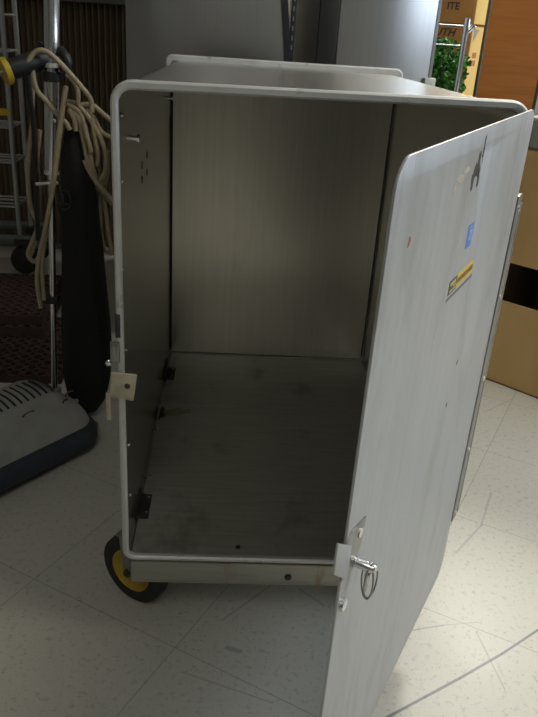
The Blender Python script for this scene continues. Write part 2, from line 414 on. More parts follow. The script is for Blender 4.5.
# inside fittings
def bolt(p, axis, r, l, m=None, par=None, nm='bolt'):
    bm = bmesh.new(); lathe(bm, [(0, r * .9), (l * .1, r), (l * .75, r), (l * .93, r * .72), (l, r * .2)], p, axis, 12)
    return obj(nm, bm, m or M['bright'], par or cab)
bm = bmesh.new(); lathe(bm, [(0, .0036), (.006, .0036), (.006, .0062), (.009, .0062), (.0098, .005)], (.005, .150, .7725), (1, 0, 0), 6)
obj('bolt', bm, M['bright'], cab)
bm = bmesh.new(); lathe(bm, [(0, .003), (.009, .003), (.009, .005), (.012, .0048)], (.005, .70, .776), (1, 0, 0), 8); obj('bolt', bm, M['bright'], cab)
for y, z in ((.047, .815), (.034, .734), (.028, .618), (.036, .494), (.044, .33), (.044, .237)): bolt((.0048, y, z), (1, 0, 0), .0032, .003, nm='rivet')
for y, z in ((.248, .718), (.317, .721), (.246, .695), (.315, .694)):
    obj('slot_hole', B((.0049, y - .004, z - .006), (.0056, y + .004, z + .006)), M['dirt_and_shade'], cab, bevel=.0005)  # thin dark patches, the shade inside the slots painted on
zf = H0 + .0062
for x, y in ((.016, .525), (.012, .40), (.016, .229), (.012, .168)): bolt((x, y, zf), (0, 0, 1), .003, .003, nm='rivet')
bolt((.181, .030, zf), (0, 0, 1), .004, .003, M['darkmetal'])
def bracket(x0, y0, y1, wx, hz):
    bm = bmesh.new(); box(bm, (.0052, y0, zf), (x0 + wx, y1, zf + .004)); box(bm, (.0052, y0, zf), (.0085, y1, zf + hz))
    o = obj('corner_bracket', bm, M['darkmetal'], cab, bevel=.0008)
    for y in (y0 + .012, y1 - .012): bolt((.022, y, zf + .004), (0, 0, 1), .003, .0025, par=o, nm='rivet')
bracket(.003, .098, .165, .024, .018)
bracket(.006, .63, .69, .022, .03)
# grime in the left corner
def blot(cx, cy, rx, ry, z, n=18, j=.35):
    bm = bmesh.new(); vs = []
    for k in range(n):
        q = 1 + random.uniform(-j, j); vs.append((cx + rx * q * math.cos(2 * PI * k / n), cy + ry * q * math.sin(2 * PI * k / n)))
    quadmesh(bm, [[Vector((x, y, z)) for x, y in vs], [Vector((x, y, z + .0004)) for x, y in vs]]); return bm
obj('grease_stain', blot(.014, .47, .008, .03, zf), M['dirt_and_shade'], cab, label='dark grease smear on the bottom sheet')
obj('residue_patch', blot(.045, .475, .034, .018, zf), mat('old_adhesive', (.30, .28, .16), .5, col2=(.24, .22, .13), nscale=70), cab, label='yellowish residue patch')
# undercarriage
fb = obj('frame_bar', B((.010, .0005, .098), (W - .010, .016, .1395)), M['bar'], cab, bevel=.0015)
bolt((.264, .0008, .116), (0, -1, 0), .0058, .004, M['darkmetal'], fb)
bolt((.43, .0008, .116), (0, -1, 0), .0058, .004, M['darkmetal'], fb)
obj('frame_bar', B((.010, D - .02, .098), (W - .010, D - .004, .1395)), M['bar'], cab, bevel=.0015)
# casters
def caster(cx, cy, ang, mirror=1):
    r = .0648; hub = .0405
    a = Vector((math.cos(ang), math.sin(ang), 0)); n = Vector((-a.y, a.x, 0))      # rolling direction, axle
    if n.y > 0: n = -n
    c = Vector((cx, cy, r)); z = Vector((0, 0, 1)); X = (a, n, z)
    bm = bmesh.new()
    box(bm, (-.024, -.022, .0685), (.024, .022, .0735), X, c)
    for s in (-1, 1):
        q = [(-.018, .068), (.018, .068), (.008, -.008), (-.008, -.008)]
        quadmesh(bm, [[c + a * x + n * (s * .0195 + t) + z * y for x, y in q] for t in (-.0015, .0015)])
    fork = obj('caster', bm, M['hinge'], cab, bevel=.0006)
    bm = bmesh.new(); lathe(bm, [(-.014, hub), (-.0145, r * .9), (-.011, r * .985), (0, r), (.011, r * .985), (.0145, r * .9), (.014, hub)], c, n, 48, cap=False)
    obj('tyre', bm, M['rubber'], fork)
    bm = bmesh.new(); lathe(bm, [(-.0155, .007), (-.0155, .018), (-.010, .024), (-.012, hub - .003), (-.0145, hub), (.0145, hub), (.012, hub - .003), (.010, .024), (.0155, .018), (.0155, .007)], c, n, 40)
    obj('hub', bm, M['yellow'], fork)
    bm = bmesh.new(); lathe(bm, [(-.025, .004), (-.025, .007), (-.021, .007), (-.021, .0045), (.021, .0045), (.021, .007), (.025, .007), (.025, .004)], c, n, 8)
    obj('axle', bm, M['darkmetal'], fork)
AN = math.radians(-34)
caster(.0077, .076, AN); caster(W - .085, .10, AN); caster(.02, D - .08, AN); caster(W - .06, D - .08, AN)

# latch plates on the left of the rim
hp = bmesh.new()
def plate(bm, pts, t, nrm=(0, -1, 0)):
    pts = [Vector(p) for p in pts]; nn = Vector(nrm) * t
    quadmesh(bm, [pts, [p + nn for p in pts]])
plate(hp, [(-.010, -.004, .4790), (.026, -.003, .4760), (.0200, -.003, .434), (-.013, -.004, .441)], .003)
hasp = obj('hasp_plate', hp, M['cream'], cab, bevel=.001, label='cream coloured hasp plate')
bm = bmesh.new(); lathe(bm, [(0, .0035), (.0004, .0042), (.0006, .003)], (.012, -.0062, .458), (0, -1, 0), 14); obj('worn_spot', bm, M['dirt_and_shade'], hasp)
obj('hasp_tongue', B((-.019, -.0035, .400), (-.0125, -.001, .445)), M['cream'], cab, bevel=.0008)
bm = bmesh.new(); box(bm, (-.0105, -.006, .492), (.002, .000, .524)); box(bm, (-.0085, -.009, .496), (-.001, -.005, .520))
lt = obj('latch_keeper', bm, M['hinge'], cab, bevel=.0012)
bolt((-.013, -.003, .493), (0, -1, 0), .0045, .006, M['bright'], lt, 'knob')
obj('rim_notch', B((-.0035, -.0015, .529), (.0035, .006, .563)), M['darkmetal'], cab, bevel=.0008)

# ------------------------------------------------------------------ the door (open by sixty degrees)
hx, hy = .5110, -.0047
dS = Vector((-.50457, -.86337, 0)); dN = Vector((.86337, -.50457, 0)); dZ = Vector((0, 0, 1)); DO = Vector((hx, hy, H0))
def dp(s, z, n=0): return DO + dS * s + dZ * z + dN * n
WD, HD = .5220, .7150
cu = bpy.data.curves.new('sheet', 'CURVE'); cu.dimensions = '2D'; cu.fill_mode = 'BOTH'; cu.extrude = .0008; cu.bevel_depth = .0005; cu.bevel_resolution = 1; cu.resolution_u = 1
outline = rrect(0, WD, 0, HD, (.026, .024, .026, .022), 8)
tear = [(.268 + (a - .268) * 1.15 + (.004 if i > 7 else -.003), b) for i, (a, b) in enumerate([(.2529, .6992), (.2625, .6950), (.2700, .6905), (.2735, .6870), (.2790, .6830), (.2850, .6765), (.2835, .6715), (.2775, .6730), (.2740, .6780), (.2690, .6700), (.2650, .6660), (.2610, .6700), (.2615, .6770), (.2660, .6835), (.2625, .6890)])]
for pl in (outline, tear):
    sp = cu.splines.new('POLY'); sp.points.add(len(pl) - 1); sp.use_cyclic_u = True
    for p, (x, y) in zip(sp.points, pl): p.co = (x, y, 0, 1)
co = bpy.data.objects.new('sheet', cu); COL.objects.link(co)
me = bpy.data.meshes.new_from_object(co.evaluated_get(bpy.context.evaluated_depsgraph_get()))
bm = bmesh.new(); bm.from_mesh(me); bpy.data.objects.remove(co); bpy.data.curves.remove(cu); bpy.data.meshes.remove(me)
bmesh.ops.remove_doubles(bm, verts=bm.verts, dist=1e-5)
for v in bm.verts: v.co = dp(v.co.x * (1 - .0235 * v.co.y / HD), v.co.y, v.co.z)      # the free edge leans a little
door = obj('door', bm, M['door'], cab, smooth=30, label='dented grey aluminium door, open')
SURF = .0013
DX = (dS, dN, dZ)
def dbox(s0, s1, z0, z1, n0, n1): return B((s0, n0, z0), (s1, n1, z1), X=DX, o=DO)
def dblot(cs, cz, rs, rz, m, nm, n=22, j=.4):
    bm = bmesh.new(); v = []
    for k in range(n):
        q = 1 + random.uniform(-j, j); v.append((cs + rs * q * math.cos(2 * PI * k / n), cz + rz * q * math.sin(2 * PI * k / n)))
    quadmesh(bm, [[dp(s, z, SURF - .0002) for s, z in v], [dp(s, z, SURF + .0002) for s, z in v]])
    return obj(nm, bm, m, door, smooth=0)
for cs, cz, rs, rz in ((.315, .683, .010, .003), (.335, .678, .009, .0035), (.350, .672, .005, .004), (.325, .676, .006, .0022)): dblot(cs, cz, rs, rz, M['rust'], 'residue_patch')
dblot(.462, .651, .0030, .0045, M['red'], 'red_spot')
dblot(.21, .40, .003, .003, M['dirt_and_shade'], 'dark_spot', 10, .2)
dblot(.195, .449, .0035, .003, M['labelbrown'], 'dark_spot', 10, .2)
for cs, cz, rs, rz in ((.2855, .669, .0045, .010), (.263, .666, .0035, .008), (.258, .695, .0022, .012), (.271, .684, .0040, .010), (.278, .679, .005, .007)): dblot(cs, cz, rs, rz, M['dirt_and_shade'], 'tear_shade', 14)  # dark patches deepen the tear: painted shade of the hole
# stickers
bl = obj('blue_sticker', dbox(.2425, .2640, .599, .623, SURF - .0004, SURF + .0003), M['blue'], door, smooth=0, label='small blue square sticker')
bm = bmesh.new()
for s0, s1, z0, z1 in ((.2475, .2505, .606, .617), (.2535, .2562, .606, .617), (.2505, .2535, .6145, .617), (.2505, .2535, .606, .608), (.2475, .2600, .6195, .6203)): box(bm, (s0, SURF, z0), (s1, SURF + .0005, z1), DX, DO)
obj('sticker_mark', bm, M['bluelight'], door, smooth=0)
obj('yellow_label', dbox(.209, .305, .5620, .5758, SURF - .0004, SURF + .0003), M['labelyellow'], door, smooth=0, label='yellow maker label with dark lettering')
obj('label_end', dbox(.276, .305, .5620, .5758, SURF, SURF + .0004), M['labeldark'], door, smooth=0)
bm = bmesh.new()
for s0, s1, z0, z1 in ((.282, .301, .5705, .5740), (.279, .302, .5640, .5655), (.279, .290, .5672, .5688)): box(bm, (s0, SURF, z0), (s1, SURF + .0006, z1), DX, DO)
obj('label_pale_print', bm, M['labelpale'], door, smooth=0)
bm = bmesh.new(); s = .2735; k = 0
while s > .214:
    wd = (.0058, .0046, .0062, .0050)[k % 4]
    box(bm, (s - wd, SURF, .5662), (s, SURF + .0006, .5716), DX, DO); s -= wd + .0016; k += 1
obj('label_lettering', bm, M['labelbrown'], door, smooth=0)
obj('label_strip', dbox(.205, .3065, .5556, .5588, SURF - .0004, SURF + .0003), M['labelgrey'], door, smooth=0)
# piano hinge along the back edge: leaf and knuckled barrel
bm = bmesh.new(); box(bm, (-.0235, -.0015, .098), (.002, .0034, .609), DX, DO)
hg = obj('hinge', bm, M['hinge'], door, bevel=.0008)
z = .098; bm = bmesh.new()
while z < .595:
    lathe(bm, [(0, .0036), (.0008, .0050), (.0178, .0050), (.0186, .0036)], dp(-.0285, z, -.0005), (0, 0, 1), 12); z += .0192
obj('hinge_barrel', bm, M['hinge'], door)
for zz in (.592, .47, .345, .225, .108): bolt(dp(-.010, zz, .003), dN, .0045, .0026, M['bright'], door, 'screw')
# hasp on the free edge: bent sheet bracket, pin with split ring, bolt
bm = bmesh.new(); p = [(.474, .4105), (.5075, .4165), (.5200, .4045), (.5195, .372), (.4920, .366), (.478, .386)]
quadmesh(bm, [[dp(s, z, SURF - .0005) for s, z in p], [dp(s, z, SURF + .0015) for s, z in p]])
br = obj('hasp_bracket', bm, M['hinge'], door, bevel=.0005)
p = [(.5120, .4060), (.5300, .4180), (.5300, .3860), (.5120, .3700)]
bm = bmesh.new(); quadmesh(bm, [[dp(s, z, SURF + (.002 if s < .52 else -.004)) for s, z in p], [dp(s, z, SURF + (.004 if s < .52 else -.002)) for s, z in p]])
obj('bracket_lip', bm, M['door'], door, bevel=.0005)
bolt(dp(.4865, .4015, SURF + .0012), dN, .0048, .002, M['bright'], door, 'rivet')
bm = bmesh.new(); lathe(bm, [(0, .0052), (.003, .0052), (.003, .0046), (.0195, .0046), (.021, .0038)], dp(.491, .3735, SURF), dN, 16)
obj('hasp_pin', bm, M['bright'], door)
def ringbm(c, ru, rv, u, v, r, a0=0, a1=2 * PI, k=28):
    bm = bmesh.new(); tube(bm, [c + u * ru * math.cos(a0 + (a1 - a0) * i / k) + v * rv * math.sin(a0 + (a1 - a0) * i / k) for i in range(k + 1)], r, n=8, sub=2); return bm
c = dp(.491, .3735, .0165)
obj('split_ring', ringbm(c - dZ * .0150, .0085, .0190, (dN * .8 + dS * .6).normalized(), dZ, .00085), M['hinge'], door)
obj('split_ring', ringbm(c - dZ * .0140 + dN * .003, .0070, .0185, (dN * .5 - dS * .85).normalized(), dZ, .00085, .5 * PI, 2.15 * PI), M['hinge'], door)
bm = bmesh.new(); tube(bm, [c + dZ * -.004, c + dZ * -.012, c + dZ * -.026], lambda t: .0012 + .0022 * math.sin(PI * min(1, t * 1.1 + .05)), n=10); obj('key_tag', bm, M['bright'], door)
bolt(dp(.507, .3375, SURF - .0005), dN, .0062, .005, M['bright'], door, 'bolt')

# ------------------------------------------------------------------ steel cabinets behind
c1 = thing('steel_cabinet', 'wide brushed steel cabinet standing behind the left half of the open cabinet', 'cabinet', (.055, 1.4, 0))
obj('carcass', B((-.150, 1.2, .06), (.277, 2.08, 1.72)), M['steel'], c1, bevel=.004)  # made deeper out of view to shade the back-left floor
bm = bmesh.new(); box(bm, (-.13, 1.23, 0), (.24, 2.05, .06)); obj('plinth', bm, M['black'], c1)
bm = bmesh.new(); pts = [(0.2571, 1.1970, 0.9883), (0.2741, 1.1970, 0.9894), (0.2946, 1.1970, 0.8398), (0.2765, 1.1970, 0.8387)]
p4 = [Vector(q) for q in pts]; dn = (p4[3] - p4[0]); dn2 = (p4[2] - p4[1])
p4 = [p4[0] - dn * 2.5, p4[1] - dn2 * 2.5, p4[1] + dn2 * 2.5, p4[0] + dn * 2.5]
quadmesh(bm, [p4, [q + Vector((0, .012, 0)) for q in p4]])
obj('door_gasket', bm, M['gasket'], c1)
# black slotted upright in the gap
up = thing('shelf_upright', 'black slotted metal upright in the gap between the two steel cabinets', 'shelf post', (.29, 1.23, 0))
x0 = (0.2888, 1.2400, 0.9181)[0]; x1 = (0.3016, 1.2400, 0.9188)[0]
obj('post', B((x0, 1.24, 0), (x1, 1.262, 1.7)), M['gasket'], up, bevel=.001)
bm = bmesh.new(); zc = (0.2967, 1.2400, 0.8684)[2]
while zc < 1.6:
    box(bm, (x0 + .0038, 1.2385, zc), (x0 + .0075, 1.2402, zc + .012)); zc += .024
obj('slots', bm, M['slotwhite'], up, smooth=0)
# second cabinet, turned a little so that its left side shows
ang = math.radians(12); P = Vector((.4137, 1.2, 0)); fx = Vector((math.cos(ang), math.sin(ang), 0)); fy = Vector((-math.sin(ang), math.cos(ang), 0)); XX = (fx, fy, Vector((0, 0, 1)))
c2 = thing('steel_cabinet', 'bright brushed steel cabinet behind the right half of the open cabinet, showing its side', 'cabinet', P + fx * .14 + fy * .25)
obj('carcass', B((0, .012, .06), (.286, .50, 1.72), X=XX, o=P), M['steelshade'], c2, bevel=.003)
obj('door', B((0, -.004, .08), (.286, .011, 1.715), X=XX, o=P), M['steel'], c2, bevel=.003)
obj('side_seam', B((-.0012, .17, .10), (.001, .174, 1.70), X=XX, o=P), M['gasket'], c2)
obj('door_edge', B((.279, -.0052, .08), (.288, .0, 1.71), X=XX, o=P), M['hinge'], c2)
obj('plinth', B((.02, .03, 0), (.265, .50 - .03, .06), X=XX, o=P), M['black'], c2)
zb = (0.6952, 1.2450, 0.8093)[2]
obj('hinge_bracket', B((.266, -.014, zb - .03), (.300, .006, zb + .010), X=XX, o=P), M['white'], c2, bevel=.003)

# ------------------------------------------------------------------ pleated partition on the left
pt = thing('folding_partition', 'dark brown pleated folding partition hanging under a grey-green rail', 'partition', (-.5, 2.15, 0))
bm = bmesh.new(); xs = -1.425; k = 0; prof = []
while xs < -.05:
    prof += [(xs, 2.185), (xs + .004, 2.145), (xs + .010, 2.130), (xs + .016, 2.145), (xs + .020, 2.185)]; xs += .0225
quadmesh(bm, [[Vector((x, y, .02)) for x, y in prof], [Vector((x, y, .958)) for x, y in prof]], closed=False)
quadmesh(bm, [[Vector((x, y + .03, .02)) for x, y in prof], [Vector((x, y + .03, .958)) for x, y in prof]], closed=False)
box(bm, (-1.425, 2.20, .02), (-.06, 2.21, .958))
obj('pleats', bm, M['pleat'], pt, smooth=50)
obj('rail', B((-1.45, 2.10, .958), (-.02, 2.23, 1.02)), M['rail'], pt, bevel=.003)
obj('foot_rail', B((-1.425, 2.12, 0), (-.06, 2.22, .022)), M['rail'], pt, bevel=.003)
for x in (-1.44, -.03): obj('end_post', B((x - .01, 2.15, 0), (x + .01, 2.19, .94)), M['rail'], pt)

# ------------------------------------------------------------------ wire trolley at the left edge
tr = thing('wire_trolley', 'pale wire trolley on a black caster at the left edge of the photo', 'trolley', (-.78, 1.95, 0))
YT = 1.80
xr = (-0.6448, 1.7900, 0.5643)[0]
wires = [(-0.6339, 1.7900, 0.9006)[2], (-0.6441, 1.7900, 0.7860)[2], (-0.6663, 1.7900, 0.5359)[2], (-0.6772, 1.7900, 0.4136)[2], (-0.6915, 1.7900, 0.2528)[2]]
for x in (xr, xr - .40):
    for y in (YT, YT + .16): obj('post', T([(x, y, .14), (x, y, 1.1)], .009), M['wire'], tr)
for z in wires:
    bm = bmesh.new()
    for y in (YT, YT + .05, YT + .11, YT + .16): tube(bm, [(xr - .40, y, z), (xr, y, z)], .004, n=8)
    tube(bm, [(xr, YT, z), (xr, YT + .16, z)], .004, n=8); tube(bm, [(xr - .4, YT, z), (xr - .4, YT + .16, z)], .004, n=8)
    obj('wire_shelf', bm, M['wire'], tr)
zz = (-0.6615, 1.7900, 0.5903)[2]
obj('price_strip', B((xr - .3, YT - .012, zz - .012), (xr + .003, YT - .008, zz + .012)), M['labelyellow'], tr)
zz = (-0.7021, 1.7900, 0.1345)[2]
bm = bmesh.new(); tube(bm, [(xr - .42, YT - .02, zz), (xr - .1, YT - .02, zz), (xr + .04, YT - .02, zz - .003), (xr + .075, YT - .01, zz - .02), (xr + .085, YT + .06, zz - .03)], .018, n=12)
obj('base_tube', bm, M['rail'], tr)
obj('base_tube', T([(xr - .42, YT + .18, zz), (xr + .05, YT + .18, zz)], .016), M['rail'], tr)
cw = Vector((-0.6265, 1.7900, 0.0561))
def trolley_caster(cx, cy):
    c = Vector((cx, cy, cw.z)); r = cw.z - .001; ax = Vector((.25, -.97, 0)).normalized()
    bm = bmesh.new()
    side = ax.cross(Vector((0, 0, 1))) * .012
    for s in (-1, 1):
        q = [c + ax * s * .022 - side, c + ax * s * .022 + side, c + ax * s * .022 + side + Vector((0, 0, r + .02)), c + ax * s * .022 - side + Vector((0, 0, r + .02))]
        quadmesh(bm, [q, [p + ax * .002 for p in q]])
    box(bm, (cx - .03, cy - .03, c.z + r + .006), (cx + .03, cy + .03, c.z + r + .03))
    f = obj('caster', bm, M['darkmetal'], tr)
    bm = bmesh.new(); lathe(bm, [(-.016, .01), (-.016, r * .8), (-.012, r * .97), (0, r), (.012, r * .97), (.016, r * .8), (.016, .01)], c, ax, 32); obj('wheel', bm, M['rubber'], f)
for x, y in ((cw.x, cw.y), (cw.x - .42, cw.y), (cw.x, cw.y + .16), (cw.x - .42, cw.y + .16)): trolley_caster(x, y)

# ------------------------------------------------------------------ perforated rubber mats
def rubber_mat(o, ang, nx, ny, c, t, hole, name_label, group='rubber floor mats'):
    """plate of nx by ny cells, each with a round hole right through"""
    bm = bmesh.new(); K = 12
    X = Vector((math.cos(ang), math.sin(ang), 0)); Y = Vector((-X.y, X.x, 0)); o = Vector(o); Z = Vector((0, 0, 1))
    for i in range(nx):
        for j in range(ny):
            cc = o + X * (i + .5) * c + Y * (j + .5) * c
            sq, rd = [], []
            for k in range(K):
                a = 2 * PI * k / K; cs, sn = math.cos(a), math.sin(a); m = max(abs(cs), abs(sn))
                sq.append(cc + (X * cs / m + Y * sn / m) * c / 2); rd.append(cc + (X * cs + Y * sn) * hole)
            quadmesh(bm, [[p for p in sq], [p for p in rd], [p + Z * t for p in rd], [p + Z * t for p in sq]][::-1], cap=False)
    # rim
    a, b = nx * c, ny * c
    pts = [o, o + X * a, o + X * a + Y * b, o + Y * b]
    quadmesh(bm, [pts, [p + Z * t for p in pts]], cap=False)
    bmesh.ops.remove_doubles(bm, verts=bm.verts, dist=1e-5)
    return tag(obj('rubber_mat', bm, M['mat_rubber'], loc=o, smooth=50), name_label, 'mat', group)
rubber_mat((-.945, .86, 0.0), .02, 18, 12, .036, .022, .0115, 'red-brown perforated rubber mat lying flat on the floor under the others')
rubber_mat((-.945, 1.12, .0225), .03, 15, 11, .036, .028, .0115, 'red-brown perforated rubber mat second from the top of the rear pile')
rubber_mat((-.955, 1.135, .051), .05, 15, 11, .036, .028, .0115, 'red-brown perforated rubber mat on top of the rear pile beside the chrome pole')
rubber_mat((-.93, .62, .0225), .62, 11, 8, .036, .022, .0115, 'red-brown perforated rubber mat lying askew just behind the vacuum head')

# ------------------------------------------------------------------ upright vacuum cleaner
HC = Vector((-.125, .562, 0)); LA = Vector((-.62, -.785, 0)).normalized(); MA = Vector((-.785, .62, 0)).normalized()
vac = thing('upright_vacuum', 'upright vacuum cleaner with grey hood, chrome pole and black cloth bag, left of the cabinet', 'vacuum cleaner', HC + LA * .19 + MA * .1)
LL, LM = .40, .235
def hc(l, m, z): return HC + LA * l + MA * m + Vector((0, 0, z))
def hround(k, z, r=.045, dl=0):
    return [hc(l, m, z) for l, m in rrect(k, LL - k, k, LM - k, r)]
bm = bmesh.new()
quadmesh(bm, [hround(.012, .012), hround(.002, .018), hround(0, .03), hround(0, .058), hround(.006, .070), hround(.014, .074)])
obj('bumper', bm, M['navy'], vac, smooth=60)
def hoodz(l, m):
    u = 2 * l / LL - 1; v = 2 * m / LM - 1
    return .072 + .066 * max(0, 1 - abs(v) ** 2.6) ** .6 * max(0, 1 - abs(u) ** 4.0) ** .6
bm = bmesh.new(); rings = []
for k, f in enumerate((0, .04, .1, .2, .32, .46, .6, .75, .88, .97)):
    kk = f * LM / 2; sc = 1 - f
    ring = []
    for l, m in rrect(.010, LL - .010, .010, LM - .010, .05, 8):
        l2 = LL / 2 + (l - LL / 2) * (1 - f * .75) if f < .99 else LL / 2; m2 = LM / 2 + (m - LM / 2) * (1 - f)
        zz =   .072 + .095 * (1 - (1 - f) ** 2.4) ** .75
        ring.append(hc(l2, m2, zz))
    rings.append(ring)
quadmesh(bm, rings)
hood = obj('hood', bm, M['hood'], vac, smooth=60)
def hz(f): return   .072 + .095 * (1 - (1 - f) ** 2.4) ** .75
for k in range(9):
    l = .085 + k * .0165; bm = bmesh.new(); pts = []
    for i in range(9):
        m = .135 - i * .008 ; f = 1 - abs(m - LM / 2) / (LM / 2 - .010)
        pts.append(hc(l, m, hz(f) - .0005))
    tube(bm, pts, .0028, n=6, sub=2); obj('vent_slot', bm, M['black'], hood)
for l, m, rl, rm in ((.055, .055, .012, .005), (.075, .045, .008, .003), (.17, .05, .016, .006)):
    bm = bmesh.new(); f = 1 - abs(m - LM / 2) / (LM / 2 - .01); 
    tube(bm, [hc(l - rl, m, hz(f) - .001), hc(l, m + .002, hz(f) - .001), hc(l + rl, m - .003, hz(f) - .003)], .0022, n=6); obj('scuff', bm, M['labeldark'], hood)
# pole, collars, hooks
PB = Vector((-0.2733, 0.7000, 0.0674)); 
PM = Vector((-0.2446, 0.7000, 0.6088)); PTOP = Vector((-0.2181, 0.7000, 1.0506))
obj('lower_pole', T([PB - Vector((0, 0, .03)), PM + Vector((0, 0, .05))], .0075, n=16), M['chrome'], vac)
obj('upper_pole', T([PM, PTOP], .0155, n=20), M['chrome'], vac)
bm = bmesh.new(); lathe(bm, [(-.004, .017), (.004, .017)], PM, (0, 0, 1), 20); obj('collar', bm, M['white'], vac)
for y in (121, 162):
    q = Vector((-0.2279, 0.6840, 0.7181) if y == 121 else (-0.2331, 0.6840, 0.6335)); bolt(q, (0, -1, 0), .003, .002, M['bright'], vac, 'rivet')
p = Vector((-0.2311, 0.7000, 0.8262)); bm = bmesh.new(); lathe(bm, [(-.004, .019), (.004, .019)], p, (0, 0, 1), 20); obj('collar', bm, M['white'], vac)
bm = bmesh.new(); lathe(bm, [(-.010, .018), (-.008, .021), (.008, .021), (.010, .018)], p + Vector((.0, 0, -.002)) - Vector((0, 0, .02)), (0, 0, 1), 16); obj('clamp', bm, M['black'], vac)
bm = bmesh.new(); tube(bm, [(-0.2132, 0.7000, 0.8557), (-0.1998, 0.6900, 0.8418), (-0.1986, 0.6900, 0.8268), (-0.2093, 0.6900, 0.8147)], .010, n=10); obj('cord_hook', bm, M['black'], vac)
bm = bmesh.new(); tube(bm, [(-0.2510, 0.7100, 0.8662), (-0.2559, 0.7100, 0.8527), (-0.2499, 0.7100, 0.8226)], .010, n=10); obj('cord_hook', bm, M['black'], vac)
bm = bmesh.new(); tube(bm, [(-0.2761, 0.6820, 0.5847), (-0.2289, 0.6820, 0.5895)], .0035, n=10); obj('lower_hook', bm, M['white'], vac)
p = Vector((-0.2675, 0.7000, 0.3136)); bm = bmesh.new(); box(bm, tuple(p + Vector((-.022, -.014, -.008))), tuple(p + Vector((.02, .02, .008)))); obj('bag_clip', bm, M['black'], vac, bevel=.002)
bm = bmesh.new(); box(bm, tuple(PB + Vector((-.018, -.012, -.035))), tuple(PB + Vector((.016, .014, .012)))); obj('pole_socket', bm, M['hood'], vac, bevel=.004)
bm = bmesh.new(); lathe(bm, [(-.006, .006), (.010, .006)], (-0.2162, 0.6600, 0.0659), (.7, -.5, .3), 10); obj('release_lever', bm, M['hood'], vac)
bm = bmesh.new(); lathe(bm, [(-.01, .008), (.012, .008), (.014, .005)], (-0.1671, 0.6200, 0.0264), (.9, -.2, 0), 12); obj('rubber_foot', bm, M['labelbrown'], vac)
# handle grip with yellow collar and steel rod
g0, g1 = Vector((-0.3075, 0.6600, 0.8143)), Vector((-0.2404, 0.7000, 0.8389)); gd = (g1 - g0).normalized()
bm = bmesh.new(); lathe(bm, [(0, .017), (.01, .0205), (.05, .021), ((g1 - g0).length, .016)], g0, gd, 20); obj('handle_grip', bm, M['black'], vac)
bm = bmesh.new(); lathe(bm, [(-.014, .024), (-.012, .027), (-.002, .027), (0, .024)], g0, gd, 24); obj('grip_collar', bm, M['yellow'], vac)
obj('handle_rod', T([g0 - gd * .010, g0 - gd * .12], .006, n=12), M['bright'], vac)
# cloth bag
prof = [  # z, left x, right x, half depth
    (0.7078, -0.2111, -0.1739, 0.018),
    (0.6835, -0.2166, -0.1688, 0.028),
    (0.6423, -0.2232, -0.1644, 0.034),
    (0.5789, -0.2269, -0.1564, 0.040),
    (0.5132, -0.2308, -0.1503, 0.045),
    (0.4451, -0.2348, -0.1440, 0.048),
    (0.3504, -0.2404, -0.1383, 0.050),
    (0.2510, -0.2462, -0.1323, 0.052),
    (0.1731, -0.2484, -0.1311, 0.052),
    (0.1057, -0.2475, -0.1368, 0.050),
    (0.0503, -0.2385, -0.1483, 0.044),
    (0.0200, -0.2209, -0.1692, 0.034),
    (0.0200, -0.2094, -0.1847, 0.020),
]
bm = bmesh.new(); rings = []; YB = .715
for z, xl, xr_, hd in prof:
    cx, rx = (xl + xr_) / 2, (xr_ - xl) / 2
    rings.append([Vector((cx + rx * (abs(math.cos(t)) ** .8) * (1 if math.cos(t) >= 0 else -1), YB + hd * (abs(math.sin(t)) ** .8) * (1 if math.sin(t) >= 0 else -1) + .003 * math.sin(5 * t + z * 9), z)) for t in [2 * PI * k / 36 for k in range(36)]])
quadmesh(bm, rings)
bg = obj('cloth_bag', bm, M['bag'], vac, smooth=80)
c = Vector((-0.2127, 0.6630, 0.5577))
bm = ringbm(c, .013, .021, Vector((1, 0, 0)), Vector((0, .08, 1)), .0012); obj('bag_badge', bm, M['bagprint'], bg)
bm = bmesh.new(); box(bm, tuple(c + Vector((-.004, -.002, -.010))), tuple(c + Vector((-.001, .006, .012)))); box(bm, tuple(c + Vector((-.004, -.002, -.010))), tuple(c + Vector((.008, .006, -.006)))); obj('badge_letter', bm, M['bagprint'], bg)
